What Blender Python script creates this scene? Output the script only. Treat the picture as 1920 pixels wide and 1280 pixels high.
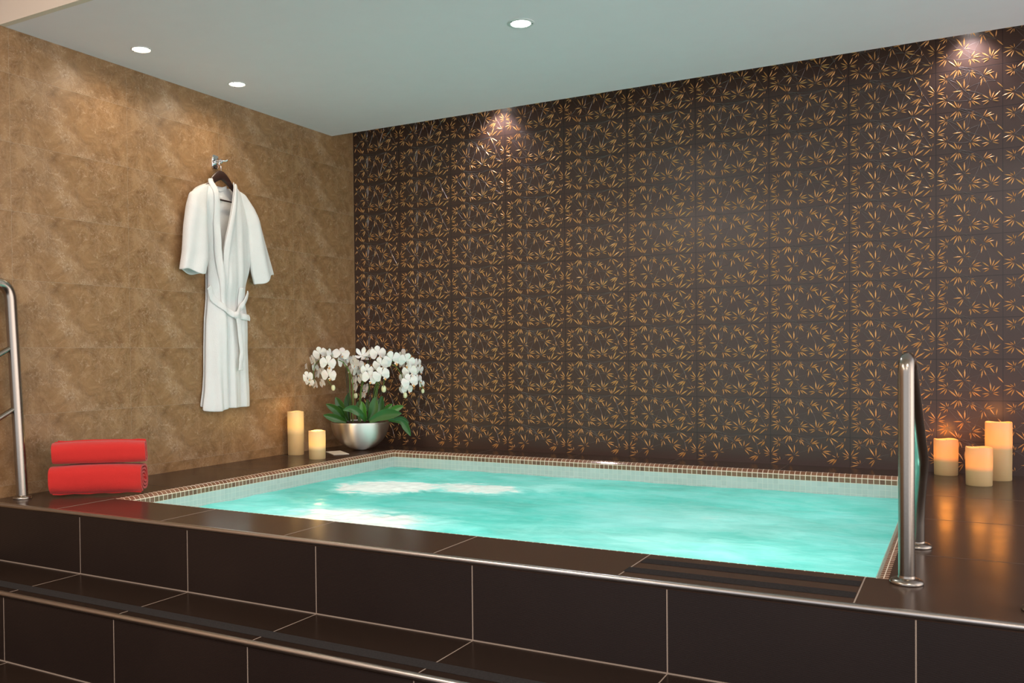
import bpy, bmesh, math, random
from mathutils import Vector, Matrix, noise
for o in list(bpy.data.objects): bpy.data.objects.remove(o)
C = bpy.context.scene.collection
SC = bpy.context.scene
# ------------------------------------------------------------ camera, light, exposure
cam_d = bpy.data.cameras.new('camera'); cam = bpy.data.objects.new('camera', cam_d); C.objects.link(cam)
cam_d.sensor_width = 36; cam_d.lens = 31.6806; cam_d.shift_x = .06096; cam_d.shift_y = .02476
cam_d.clip_start = .05
cam.matrix_world = Matrix(((.867384, .001491, .497637, 3.7106), (.497535, .017827, -.867261, -5.1457),
                           (-.010164, .99984, .014721, .62), (0, 0, 0, 1)))
SC.camera = cam
SC.view_settings.view_transform = 'Standard'; SC.view_settings.look = 'None'
SC.view_settings.gamma = 1; SC.view_settings.exposure = 0.42; SC.view_settings.use_curve_mapping = False
W = bpy.data.worlds.new('world'); SC.world = W; W.use_nodes = True
# soft ambient light all round, plus a bright right-hand lobe added to light wall_left
wt = W.node_tree; bg = wt.nodes['Background']
wc = wt.nodes.new('ShaderNodeTexCoord'); wd = wt.nodes.new('ShaderNodeVectorMath'); wd.operation = 'DOT_PRODUCT'; wt.links.new(wc.outputs['Generated'], wd.inputs[0])
wd.inputs[1].default_value = (.995, -.05, -.08)
wm = wt.nodes.new('ShaderNodeMath'); wm.operation = 'MAXIMUM'; wt.links.new(wd.outputs['Value'], wm.inputs[0]); wm.inputs[1].default_value = 0
wp = wt.nodes.new('ShaderNodeMath'); wp.operation = 'POWER'; wt.links.new(wm.outputs[0], wp.inputs[0]); wp.inputs[1].default_value = 6
wx = wt.nodes.new('ShaderNodeMix'); wx.data_type = 'RGBA'; wt.links.new(wp.outputs[0], wx.inputs[0])
wx.inputs[6].default_value = (.96, .98, 1.06, 1); wx.inputs[7].default_value = (3.3, 2.9, 2.75, 1)
wt.links.new(wx.outputs[2], bg.inputs[0]); bg.inputs[1].default_value = .9

def lamp(name, kind, loc, power, col, rot=(0, 0, 0), **kw):
    d = bpy.data.lights.new(name, kind); d.energy = power; d.color = col
    for k, v in kw.items(): setattr(d, k, v)
    o = bpy.data.objects.new(name, d); C.objects.link(o); o.location = loc; o.rotation_euler = rot
    return o
WARM = (1, .8, .58); COOL = (.9, .95, 1)
# the ceiling lamps of the front room, behind the camera
for x, y, p in ((1.2, -4.6, 40), (4.6, -4.8, 30), (1.2, -6.6, 34), (4.4, -6.8, 34)):
    lamp('room_lamp', 'AREA', (x, y, 2.58), p, (1, .90, .80), shape='DISK', size=.5)
# underwater lamps of the pool, on the basin floor shining up
for x, y, p in ((.95, -.75, 3.1), (2.0, -.8, 3.0), (3.05, -.75, 3.3), (.95, -1.9, 4.4), (2.0, -1.95, 4.4), (3.05, -1.9, 5.4)):
    lamp('underwater_lamp', 'AREA', (x, y, -.78), p, (1, .98, .97), rot=(math.pi, 0, 0), shape='DISK', size=.3)

# ------------------------------------------------------------ helpers
class MB:
    def __init__(s): s.v = []; s.f = []; s.m = []; s.uv = {}; s.sm = []
    def add(s, vs, fs, m=0, uvs=None, smooth=False):
        b = len(s.v); s.v += [tuple(v) for v in vs]
        for i, f in enumerate(fs):
            if uvs: s.uv[len(s.f)] = uvs[i]
            s.f.append([b + k for k in f]); s.m.append(m); s.sm.append(smooth)
    def box(s, x0, x1, y0, y1, z0, z1, m=0):
        s.add([(x, y, z) for z in (z0, z1) for y in (y0, y1) for x in (x0, x1)],
              [(0, 2, 3, 1), (4, 5, 7, 6), (0, 1, 5, 4), (2, 6, 7, 3), (0, 4, 6, 2), (1, 3, 7, 5)], m)
    def tube(s, pts, r, n=16, m=0, cap=True, flat=1.0, up=None):
        pts = [Vector(p) for p in pts]; rr = r if isinstance(r, (list, tuple)) else [r] * len(pts)
        vs = []; prev = None
        for i, p in enumerate(pts):
            t = (pts[min(i + 1, len(pts) - 1)] - pts[max(i - 1, 0)]).normalized()
            if prev is None:
                a = Vector(up) if up else (Vector((0, 0, 1)) if abs(t.z) < .9 else Vector((1, 0, 0)))
            else: a = prev
            a = (a - t * a.dot(t)).normalized(); prev = a; b = t.cross(a)
            for k in range(n):
                q = 2 * math.pi * k / n
                vs.append(p + (a * math.cos(q) * flat + b * math.sin(q)) * rr[i])
        fs = [(i * n + k, i * n + (k + 1) % n, (i + 1) * n + (k + 1) % n, (i + 1) * n + k) for i in range(len(pts) - 1) for k in range(n)]
        if cap: fs += [tuple(range(n - 1, -1, -1)), tuple(range((len(pts) - 1) * n, len(pts) * n))]
        s.add(vs, fs, m, smooth=True)
    def lathe(s, prof, c, n=48, m=0):
        vs = [(c[0] + r * math.cos(2 * math.pi * k / n), c[1] + r * math.sin(2 * math.pi * k / n), c[2] + z) for r, z in prof for k in range(n)]
        fs = [(i * n + k, i * n + (k + 1) % n, (i + 1) * n + (k + 1) % n, (i + 1) * n + k) for i in range(len(prof) - 1) for k in range(n)]
        s.add(vs, fs, m, smooth=True)
    def grid(s, P, m=0, closed=False):
        """P: rows of points"""
        nr, nc = len(P), len(P[0]); cc = nc if closed else nc - 1
        s.add([p for r in P for p in r], [(i * nc + j, i * nc + (j + 1) % nc, (i + 1) * nc + (j + 1) % nc, (i + 1) * nc + j) for i in range(nr - 1) for j in range(cc)], m, smooth=True)
    def build(s, name, mats, parent=None, origin=None):
        me = bpy.data.meshes.new(name)
        o0 = Vector(origin) if origin else Vector((0, 0, 0))
        me.from_pydata([Vector(v) - o0 for v in s.v], [], s.f)
        for m in (mats if isinstance(mats, (list, tuple)) else [mats]): me.materials.append(m)
        me.polygons.foreach_set('material_index', s.m); me.polygons.foreach_set('use_smooth', s.sm)
        if s.uv:
            l = me.uv_layers.new(name='uv')
            for p in me.polygons:
                u = s.uv.get(p.index)
                if u:
                    for k, li in enumerate(p.loop_indices): l.data[li].uv = u[k]
        me.update()
        if any(s.sm):
            try: me.set_sharp_from_angle(angle=math.radians(42))
            except Exception: pass
        o = bpy.data.objects.new(name, me); C.objects.link(o); o.location = o0
        if parent: o.parent = parent; o.location = o0 - Vector(parent.location)
        return o
def tag(o, label=None, cat=None, group=None, kind=None):
    for k, v in (('label', label), ('category', cat), ('group', group), ('kind', kind)):
        if v: o[k] = v
    return o
def thing(name, loc, label, cat, group=None):
    o = bpy.data.objects.new(name, None); C.objects.link(o); o.location = loc; o.empty_display_size = .1
    return tag(o, label, cat, group)
def fillet(pts, r, n=8):
    """polyline with rounded corners"""
    P = [Vector(p) for p in pts]; out = [P[0]]
    for i in range(1, len(P) - 1):
        a = (P[i - 1] - P[i]); b = (P[i + 1] - P[i]); d = min(r, a.length * .48, b.length * .48)
        A = P[i] + a.normalized() * d; B = P[i] + b.normalized() * d
        for k in range(n + 1):
            t = k / n; out.append(A * (1 - t) ** 2 + P[i] * 2 * t * (1 - t) + B * t * t)
    out.append(P[-1]); return out
def smooth_curve(pts, n=6):
    P = [Vector(p) for p in pts]; out = []
    for i in range(len(P) - 1):
        p0 = P[max(i - 1, 0)]; p1 = P[i]; p2 = P[i + 1]; p3 = P[min(i + 2, len(P) - 1)]
        for k in range(n):
            t = k / n
            out.append(.5 * ((2 * p1) + (p2 - p0) * t + (2 * p0 - 5 * p1 + 4 * p2 - p3) * t * t + (3 * p1 - p0 - 3 * p2 + p3) * t ** 3))
    out.append(P[-1]); return out

# ------------------------------------------------------------ materials
class NT:
    def __init__(s, name):
        s.mat = bpy.data.materials.new(name); s.mat.use_nodes = True; s.t = s.mat.node_tree; s.n = s.t.nodes
        s.b = s.n['Principled BSDF']; s.out = s.n['Material Output']
    def new(s, ty, **kw):
        n = s.n.new(ty)
        for k, v in kw.items(): setattr(n, k, v)
        return n
    def lk(s, a, b): s.t.links.new(a, b)
    def put(s, sock, v):
        if isinstance(v, bpy.types.NodeSocket): s.lk(v, sock)
        elif v is not None: sock.default_value = v
    def math(s, op, a, b=None, c=None, clamp=False):
        n = s.new('ShaderNodeMath', operation=op); n.use_clamp = clamp
        s.put(n.inputs[0], a); s.put(n.inputs[1], b)
        if c is not None: s.put(n.inputs[2], c)
        return n.outputs[0]
    def mix(s, f, a, b, mode='MIX'):
        n = s.new('ShaderNodeMix', data_type='RGBA', blend_type=mode); s.put(n.inputs[0], f)
        s.put(n.inputs[6], a if not isinstance(a, tuple) else a[:3] + (1,)); s.put(n.inputs[7], b if not isinstance(b, tuple) else b[:3] + (1,))
        return n.outputs[2]
    def coord(s, k='Object'): return s.new('ShaderNodeTexCoord').outputs[k]
    def sep(s, v):
        n = s.new('ShaderNodeSeparateXYZ'); s.lk(v, n.inputs[0]); return n.outputs
    def comb(s, x, y, z):
        n = s.new('ShaderNodeCombineXYZ'); s.put(n.inputs[0], x); s.put(n.inputs[1], y); s.put(n.inputs[2], z); return n.outputs[0]
    def noise(s, v, scale, detail=3, rough=.5, dist=0, out=0):
        n = s.new('ShaderNodeTexNoise'); s.put(n.inputs['Vector'], v); n.inputs['Scale'].default_value = scale
        n.inputs['Detail'].default_value = detail; n.inputs['Roughness'].default_value = rough; n.inputs['Distortion'].default_value = dist
        return n.outputs[out]
    def ramp(s, f, stops, interp='LINEAR'):
        n = s.new('ShaderNodeValToRGB'); s.put(n.inputs[0], f); e = n.color_ramp.elements; n.color_ramp.interpolation = interp
        while len(e) < len(stops): e.new(.5)
        for i, (p, c) in enumerate(stops):
            e[i].position = p; e[i].color = (c[0], c[1], c[2], 1) if isinstance(c, tuple) else (c, c, c, 1)
        return n.outputs[0]
    def bump(s, h, st=.3, d=.01):
        n = s.new('ShaderNodeBump'); n.inputs['Strength'].default_value = st; n.inputs['Distance'].default_value = d
        s.lk(h, n.inputs['Height']); return n.outputs[0]
    def set(s, col=None, rough=None, metal=None, normal=None, **kw):
        s.put(s.b.inputs['Base Color'], col[:3] + (1,) if isinstance(col, tuple) else col)
        s.put(s.b.inputs['Roughness'], rough); s.put(s.b.inputs['Metallic'], metal)
        if normal is not None: s.lk(normal, s.b.inputs['Normal'])
        for k, v in kw.items(): s.put(s.b.inputs[k.replace('_', ' ')], v)
        return s.mat
    def gridline(s, u, w, off, g):
        """1 within g/2 of each multiple of w"""
        a = s.math('DIVIDE', s.math('SUBTRACT', u, off), w); fr = s.math('FRACT', a)
        d = s.math('MINIMUM', fr, s.math('SUBTRACT', 1, fr))
        return s.math('LESS_THAN', d, g / 2 / w), fr, s.math('FLOOR', a)

def simple(name, col, rough=.5, metal=0, bs=0, bscale=50, var=0, **kw):
    t = NT(name); c = col; nrm = None; co = t.coord()
    if var:
        f = t.noise(co, bscale * .3, 3); c = t.mix(f, tuple(x * (1 - var) for x in col), tuple(min(1, x * (1 + var)) for x in col))
    if bs: nrm = t.bump(t.noise(co, bscale, 3), bs, .002)
    return t.set(c, rough, metal, nrm, **kw)

def mk_stone():
    t = NT('marbled_tan_wall_tile'); x, y, z = t.sep(t.coord())
    gu, fu, iu = t.gridline(y, .65, -.0094, .0022); gv, fv, iv = t.gridline(z, .3066, .0529, .0022)
    p = t.comb(t.math('MULTIPLY', fu, .65), t.math('MULTIPLY', fv, .3066), 3.7)
    base = t.noise(p, 9, 8, .68, 1.2)
    col = t.ramp(base, [(.28, (.13, .062, .022)), (.43, (.225, .118, .046)), (.57, (.31, .172, .074)), (.75, (.41, .25, .12))])
    big = t.noise(p, 3.2, 2, .5, .3); col = t.mix(t.math('MULTIPLY', big, .45), col, (.25, .15, .075))
    # pale veins: thin iso-lines of a distorted noise, denser in a diagonal band
    v1 = t.noise(p, 21, 6, .7, 1.1); a = t.math('ABSOLUTE', t.math('SUBTRACT', v1, .5))
    vein = t.ramp(a, [(0, 1.0), (.018, .35), (.05, 0.0)])
    dg = t.math('ABSOLUTE', t.math('SUBTRACT', t.math('ADD', fu, t.math('MULTIPLY', fv, .44)), .58))
    dg = t.ramp(t.math('ADD', dg, t.math('MULTIPLY', t.math('SUBTRACT', t.noise(p, 12, 4), .5), .25)), [(.04, 1.0), (.19, 0.0)])
    bt = t.math('MULTIPLY', t.math('LESS_THAN', t.math('ADD', fv, t.math('MULTIPLY', t.noise(p, 26, 4), .16)), .17), t.math('GREATER_THAN', fu, .55))
    msk = t.ramp(t.noise(t.comb(t.math('ADD', t.math('MULTIPLY', fu, .65), t.math('MULTIPLY', fv, .12)), t.math('MULTIPLY', fv, .15), 9.1), 6, 3), [(.47, 0.0), (.62, 1.0)])
    vo = t.new('ShaderNodeTexVoronoi', feature='DISTANCE_TO_EDGE'); vo.inputs['Scale'].default_value = 11
    dv = t.new('ShaderNodeVectorMath', operation='SCALE'); t.lk(t.noise(p, 16, 5, .7, out=1), dv.inputs[0]); dv.inputs['Scale'].default_value = .16
    da = t.new('ShaderNodeVectorMath', operation='ADD'); t.lk(p, da.inputs[0]); t.lk(dv.outputs[0], da.inputs[1]); t.lk(da.outputs[0], vo.inputs['Vector'])
    crack = t.ramp(vo.outputs[0], [(0, 1.0), (.012, .5), (.035, 0.0)]); brk = t.ramp(t.noise(p, 22, 3), [(.45, 0.0), (.6, 1.0)])
    crack = t.math('MULTIPLY', crack, brk)
    msk = t.math('MAXIMUM', t.math('MULTIPLY', msk, .4), t.math('MAXIMUM', t.math('MULTIPLY', dg, .8), t.math('MULTIPLY', bt, .8)))
    vein = t.math('MULTIPLY', t.math('MULTIPLY', vein, .55), t.math('ADD', t.math('MULTIPLY', msk, .62), .1))
    vein = t.math('ADD', vein, t.math('MULTIPLY', crack, t.math('ADD', t.math('MULTIPLY', msk, .6), .26)), clamp=True)
    col = t.mix(vein, col, (.66, .50, .35)); col = t.mix(t.math('MULTIPLY', dg, .22), col, (.42, .28, .17)); col = t.mix(t.math('MULTIPLY', bt, .07), col, (.55, .40, .26))
    fl = t.ramp(t.noise(p, 55, 3, .6), [(.66, 0.0), (.74, 1.0)]); col = t.mix(t.math('MULTIPLY', fl, .4), col, (.6, .45, .3))
    g = t.math('MAXIMUM', gu, gv); col = t.mix(t.math('MULTIPLY', g, .5), col, (.36, .28, .19))
    n = t.bump(t.math('SUBTRACT', t.math('MULTIPLY', base, .1), g), .25, .002)
    return t.set(col, .36, 0, n)
def mk_bamboo():
    t = NT('dark_brown_relief_tile'); co = t.coord(); x, y, z = t.sep(co)
    f = t.noise(co, 5, 3); c = t.mix(f, (.050, .026, .019), (.074, .040, .028))
    gu, fu, iu = t.gridline(x, .4001, .3784, .0036); gv, fv, iv = t.gridline(z, .2044, .1571, .003)
    cut = t.math('LESS_THAN', t.math('ABSOLUTE', t.math('SUBTRACT', x, 3.8645)), .0015)
    gu = t.math('MULTIPLY', gu, t.math('LESS_THAN', x, 3.7)); g = t.math('MAXIMUM', t.math('MAXIMUM', gu, gv), cut)
    c = t.mix(t.math('MULTIPLY', g, .9), c, (.020, .012, .010))
    h = t.math('SUBTRACT', t.math('MULTIPLY', t.noise(co, 160, 3), .16), g)
    return t.set(c, .34, 0, t.bump(h, .6, .0015))
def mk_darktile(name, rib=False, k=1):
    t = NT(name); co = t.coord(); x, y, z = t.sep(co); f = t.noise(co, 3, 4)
    if rib:
        c = t.mix(f, (.012, .007, .006), (.022, .013, .010))
        w = t.new('ShaderNodeTexWave', wave_type='BANDS', bands_direction='Z'); t.lk(co, w.inputs['Vector'])
        w.inputs['Scale'].default_value = 105; w.inputs['Distortion'].default_value = 1.2; w.inputs['Detail'].default_value = 1; w.inputs['Detail Scale'].default_value = .6
        return t.set(c, .4, 0, t.bump(w.outputs[1], .3, .0005), Specular_IOR_Level=.3)
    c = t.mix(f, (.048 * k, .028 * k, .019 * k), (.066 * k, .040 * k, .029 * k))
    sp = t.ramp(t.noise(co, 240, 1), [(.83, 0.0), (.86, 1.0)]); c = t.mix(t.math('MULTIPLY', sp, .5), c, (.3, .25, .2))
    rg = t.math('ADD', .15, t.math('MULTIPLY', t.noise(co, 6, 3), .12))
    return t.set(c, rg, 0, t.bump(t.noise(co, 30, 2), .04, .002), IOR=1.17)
def mk_mosaic(name, cols, grout, gw, rough=.25):
    t = NT(name); u, v, w = t.sep(t.coord('UV'))
    gu, fu, iu = t.gridline(u, 1, 0, gw); gv, fv, iv = t.gridline(v, 1, 0, gw); g = t.math('MAXIMUM', gu, gv)
    wn = t.new('ShaderNodeTexWhiteNoise', noise_dimensions='2D'); t.lk(t.comb(iu, iv, 0), wn.inputs['Vector'])
    c = t.ramp(wn.outputs[0], [(i / max(1, len(cols) - 1), k) for i, k in enumerate(cols)])
    c = t.mix(g, c, grout)
    return t.set(c, t.math('ADD', rough, t.math('MULTIPLY', g, .4)), 0, t.bump(t.math('SUBTRACT', 1, g), .5, .002))
def tangent(t):
    n = t.new('ShaderNodeTangent', direction_type='RADIAL', axis='Z'); return n.outputs[0]
def mk_steel(name, col=(.34, .30, .255), rough=.24, stretch=(1, 1, 40), aniso=.5, radial=False):
    t = NT(name); co = t.coord(); m = t.new('ShaderNodeMapping'); t.lk(co, m.inputs[0]); m.inputs['Scale'].default_value = stretch
    f = t.noise(m.outputs[0], 60, 3); return t.set(col, t.math('ADD', rough - .06, t.math('MULTIPLY', f, .12)), 1, t.bump(f, .05, .001), Anisotropic=aniso, **({'Tangent': tangent(t), 'Anisotropic_Rotation': .25} if radial else {}))
def mk_cloth(name, col, scale=240, st=.35, sheen=.3):
    t = NT(name); co = t.coord(); v = t.new('ShaderNodeTexVoronoi'); t.lk(co, v.inputs['Vector']); v.inputs['Scale'].default_value = scale
    f = t.noise(co, 25, 3); c = t.mix(f, tuple(k * .94 for k in col), col)
    return t.set(c, .9, 0, t.bump(v.outputs[0], st, .002), Sheen_Weight=sheen)
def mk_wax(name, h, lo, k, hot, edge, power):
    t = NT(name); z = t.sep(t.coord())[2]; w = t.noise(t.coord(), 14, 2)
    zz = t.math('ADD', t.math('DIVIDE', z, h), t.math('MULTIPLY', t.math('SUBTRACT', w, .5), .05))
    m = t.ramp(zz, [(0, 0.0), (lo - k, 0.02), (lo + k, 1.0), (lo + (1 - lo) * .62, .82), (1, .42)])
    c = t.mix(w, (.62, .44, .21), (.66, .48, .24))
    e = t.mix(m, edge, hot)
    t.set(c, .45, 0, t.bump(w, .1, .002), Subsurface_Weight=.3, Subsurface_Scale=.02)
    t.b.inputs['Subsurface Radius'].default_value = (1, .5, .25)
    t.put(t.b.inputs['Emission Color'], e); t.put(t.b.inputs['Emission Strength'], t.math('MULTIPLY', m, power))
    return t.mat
def mk_emit(name, col, s):
    t = NT(name); t.set((.8, .8, .8), .4, 0); t.put(t.b.inputs['Emission Color'], col + (1,)); t.b.inputs['Emission Strength'].default_value = s; return t.mat
def mk_water():
    t = NT('aerated_turquoise_water'); co = t.coord(); x, y, z = t.sep(co)
    st = t.comb(t.math('MULTIPLY', x, .75), t.math('MULTIPLY', y, 1.25), 0)
    n1 = t.noise(st, 2.1, 6, .55, .5); n2 = t.noise(st, 9, 6, .6, 1.0)
    dn = t.new('ShaderNodeVectorMath', operation='ADD'); t.lk(co, dn.inputs[0])
    dsc = t.new('ShaderNodeVectorMath', operation='SCALE'); t.lk(t.noise(st, 4, 6, .65, .6, out=1), dsc.inputs[0]); dsc.inputs['Scale'].default_value = .62
    t.lk(dsc.outputs[0], dn.inputs[1]); X, Y, _ = t.sep(dn.outputs[0]); OX = .31
    def blob(cx, cy, rx, ry, soft):
        a = t.math('POWER', t.math('DIVIDE', t.math('SUBTRACT', X, cx + OX), rx), 2); b = t.math('POWER', t.math('DIVIDE', t.math('SUBTRACT', Y, cy + OX), ry), 2)
        return t.math('SMOOTH_MIN', 1, t.math('MAXIMUM', 0, t.math('MULTIPLY', t.math('SUBTRACT', 1, t.math('SQRT', t.math('ADD', a, b))), soft)), .1)
    foam = None
    for b in BLOBS:
        k = t.math('MULTIPLY', blob(*b[:5]), b[5]); foam = k if foam is None else t.math('MAXIMUM', foam, k)
    teal = t.ramp(n1, [(.3, (.07, .48, .40)), (.5, (.13, .66, .58)), (.68, (.27, .82, .77))])
    teal = t.mix(t.math('MULTIPLY', t.ramp(n2, [(.42, 0.0), (.7, 1.0)]), .22), teal, (.48, .90, .85))
    ff = t.math('MULTIPLY', foam, t.math('ADD', .55, t.math('MULTIPLY', n2, .9)), clamp=True)
    c = t.mix(ff, teal, t.ramp(ff, [(.6, (.52, .96, .91)), (.88, (.95, .95, .90))]))
    bmp = t.bump(t.math('ADD', n2, t.math('MULTIPLY', t.noise(st, 30, 4, .6), .3)), .25, .012)
    tr = t.new('ShaderNodeBsdfTranslucent'); t.lk(c, tr.inputs[0])
    df = t.new('ShaderNodeBsdfDiffuse'); t.lk(c, df.inputs[0])
    m1 = t.new('ShaderNodeMixShader'); m1.inputs[0].default_value = .35; t.lk(tr.outputs[0], m1.inputs[1]); t.lk(df.outputs[0], m1.inputs[2])
    tp = t.new('ShaderNodeBsdfTransparent'); tp.inputs[0].default_value = (.35, .9, .82, 1)
    m2 = t.new('ShaderNodeMixShader'); t.lk(t.math('MULTIPLY', t.math('SUBTRACT', 1, ff), .14), m2.inputs[0]); t.lk(m1.outputs[0], m2.inputs[1]); t.lk(tp.outputs[0], m2.inputs[2])
    gl = t.new('ShaderNodeBsdfGlossy'); gl.inputs['Roughness'].default_value = .12; t.lk(bmp, gl.inputs['Normal'])
    fr = t.new('ShaderNodeFresnel'); fr.inputs[0].default_value = 1.33; t.lk(bmp, fr.inputs['Normal'])
    m3 = t.new('ShaderNodeMixShader'); t.lk(t.math('MULTIPLY', fr.outputs[0], .6), m3.inputs[0]); t.lk(m2.outputs[0], m3.inputs[1]); t.lk(gl.outputs[0], m3.inputs[2])
    t.lk(m3.outputs[0], t.out.inputs[0]); return t.mat
# patches of foam thrown up by the jets: x, y, radius x, radius y, softness, amount
BLOBS = ((1.0, -1.07, .36, .30, 3, 1.0), (1.44, -.92, .36, .21, 2.2, .95), (1.36, -1.93, .60, .38, 1.6, 1.0),
         (2.75, -1.25, .75, .5, .9, .72), (2.65, -1.8, .8, .4, .9, .72), (1.75, -.72, .35, .14, 1.5, .5))
M = dict(
    stone=mk_stone(), bamboo=mk_bamboo(), tile=mk_darktile('polished_dark_brown_tile'), step=mk_darktile('shaded_step_tile', False, .38), rib=mk_darktile('ribbed_dark_tile', True),  # step: deck tile, dimmer light on treads and floor put into its colour
    grout=simple('tan_grout', (.30, .23, .18), .8), darkgrout=simple('dark_grout', (.11, .075, .055), .7),
    mosaic=mk_mosaic('brown_glass_mosaic', [(.17, .07, .04), (.26, .12, .07), (.20, .10, .05), (.30, .15, .09), (.22, .09, .055)], (.80, .66, .52), .13, .14),
    white=mk_mosaic('pale_grey_pool_mosaic', [(.50, .56, .53), (.56, .61, .58)], (.66, .68, .62), .07, .2),
    copper=simple('copper_leaf_glaze', (.66, .32, .10), .34, .2, 0, 40, .18), vine=simple('vine_glaze', (.34, .30, .28), .24, .55),
    steel=mk_steel('brushed_stainless_steel'), bowl=mk_steel('brushed_bowl_metal', (.88, .85, .80), .48, (1, 1, 1), .9, True),
    trim=mk_steel('aluminium_trim', (.46, .42, .39), .3, (1, 30, 30), 0), chrome=simple('chrome', (.8, .82, .84), .06, 1),
    ceil=simple('pale_grey_ceiling_paint', (.90, .83, .875), .75, 0, .05, 30, .02), beige=simple('cream_paint', (.78, .68, .57), .7),
    robe=mk_cloth('white_waffle_cotton', (.80, .80, .79), 170), red=mk_cloth('red_terry', (.58, .017, .012), 420, .5, .2),
    wood=simple('dark_walnut', (.035, .014, .010), .35, 0, .1, 60, .3), soil=simple('brown_bark_mulch', (.06, .03, .018), .9, 0, 1, 90, .6),
    petal=simple('white_petal', (.88, .85, .80), .55, 0, .1, 60, .03, Subsurface_Weight=.25, Subsurface_Scale=.01),
    lip=simple('yellow_orchid_lip', (.72, .38, .12), .5), stem=simple('green_stem', (.10, .20, .03), .4), stake=simple('dark_stem', (.02, .028, .012), .5),
    leaf=simple('orchid_leaf_green', (.030, .105, .016), .3, 0, .2, 12, .45), leaflight=simple('young_leaf_green', (.06, .19, .02), .3, 0, .2, 12, .3),
    bud=simple('pale_bud', (.75, .78, .48), .5), card=simple('white_card', (.75, .68, .58), .6), grip=simple('black_grit_tape', (.034, .030, .029), .95, 0, 1, 500, .5, IOR=1.1),
    glow=mk_emit('lamp_diffuser_white', (1, .98, .95), 14.0), glowwarm=mk_emit('lamp_diffuser_warm', (1, .86, .68), 6.0),
    white_trim=simple('white_metal_ring', (.72, .74, .73), .35), black=simple('screw_hole', (.02, .02, .02), .6), water=mk_water(),
    label=simple('robe_label', (.9, .9, .88), .6))
# ------------------------------------------------------------ the setting
ZC = 2.0931; YS = -.2442; YF = -2.6238; YN = -2.7636; Y2 = -3.085; ZS = -.248; ZF = -.506
PX0, PX1, PY0, PY1 = .4643, 3.5275, -.2492, -2.4643
XR = 5.6; YR = -8.0
def struct(mb, name, mats, parent=None):
    o = mb.build(name, mats, parent)
    if not parent: o['kind'] = 'structure'
    return o
b = MB(); b.box(-.12, 0, YR, 0, ZF - .1, ZC + .3); struct(b, 'wall_left', M['stone'])
b = MB(); b.box(-.6, -.001, YR, YF - .001, ZC - .012, 2.72)
struct(b, 'trim_4', M['beige'])

# back wall: relief tiles with raised copper bamboo leaves and thin vines
WT, HT, X0T, Z0T = .4001, .2044, .3784, .1571
CL = [(125,440,[(60,400),(50,440),(60,470),(90,490),(110,390),(135,400),(120,480)]),
 (232,340,[(145,270),(195,262),(230,285),(257,288),(160,402),(190,435),(230,412),(257,408)]),
 (338,375,[(372,372),(388,402),(388,440),(355,432),(302,422)]),
 (455,430,[(490,365),(530,383),(548,402),(428,455),(440,515),(482,492)]),
 (660,325,[(622,265),(655,268),(712,222),(760,258),(638,372),(702,402),(750,372)]),
 (572,488,[(520,418),(583,415),(642,428),(672,480),(672,512),(632,548)]),
 (826,372,[(832,328),(790,382),(742,430),(780,442),(803,428)]),
 (285,560,[(192,570),(222,468),(286,462),(328,518),(338,562),(240,642),(222,618)]),
 (885,517,[(833,445),(812,482),(818,518),(828,547),(922,438),(968,462),(956,510),(953,530)]),
 (748,540,[(750,488),(700,522),(652,588),(670,603),(702,612),(725,592),(767,520)]),
 (128,640,[(122,598),(88,612),(45,625),(35,672),(60,705),(97,712)]),
 (343,655,[(382,598),(424,620),(434,648),(424,702),(382,702),(342,722),(328,690)]),
 (530,668,[(458,620),(456,680),(468,707),(520,576),(558,598),(604,598),(594,652),(594,682)]),
 (848,640,[(818,603),(768,623),(858,603),(790,692),(768,710),(838,672)])]
def tc(px, py): return (px - 20) / 865 * WT, HT - (py - 372 + (px - 20) * .069) / 405 * HT
CLT = [(tc(a, c), [tc(*p) for p in ls]) for a, c, ls in CL]
rv = random.Random(5); VINES = []
cc = [c for c, _ in CLT]
for i in range(46):
    a = cc[rv.randrange(14)]; e = cc[rv.randrange(14)]
    if math.hypot(a[0] - e[0], a[1] - e[1]) < .05 or math.hypot(a[0] - e[0], a[1] - e[1]) > .22: continue
    mx = (a[0] + e[0]) / 2 + rv.uniform(-.03, .03); my = (a[1] + e[1]) / 2 + rv.uniform(-.035, .035)
    VINES.append([((1 - t) ** 2 * a[0] + 2 * t * (1 - t) * mx + t * t * e[0], (1 - t) ** 2 * a[1] + 2 * t * (1 - t) * my + t * t * e[1]) for t in [k / 7 for k in range(8)]])
b = MB(); ZT = 2.42; b.box(0, XR, 0, .12, ZF - .1, ZT)
def leaf_geo(x, z, x1, z1):
    dx, dz = (x1 - x) * 1.12, (z1 - z) * 1.12; L = math.hypot(dx, dz); ux, uz = dx / L, dz / L; w = .0009 + L * .044; s = .2
    g = lambda t, q, h: (x + dx * t - uz * q, -h, z + dz * t + ux * q)
    vs = [g(s, 0, .0006), g(.42, w * .78, .0004), g(.42, 0, .0026), g(.42, -w * .78, .0004), g(.68, w, .0004), g(.68, 0, .0028), g(.68, -w, .0004), g(1.04, 0, .0006)]
    return vs, [(0, 2, 1), (0, 3, 2), (1, 2, 5, 4), (2, 3, 6, 5), (4, 5, 7), (5, 6, 7)]
cols = [(X0T + k * WT, WT) for k in range(-1, 8)] + [(X0T + 8 * WT, .2857)] + [(3.8645 + k * WT, WT) for k in range(5)]
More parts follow.
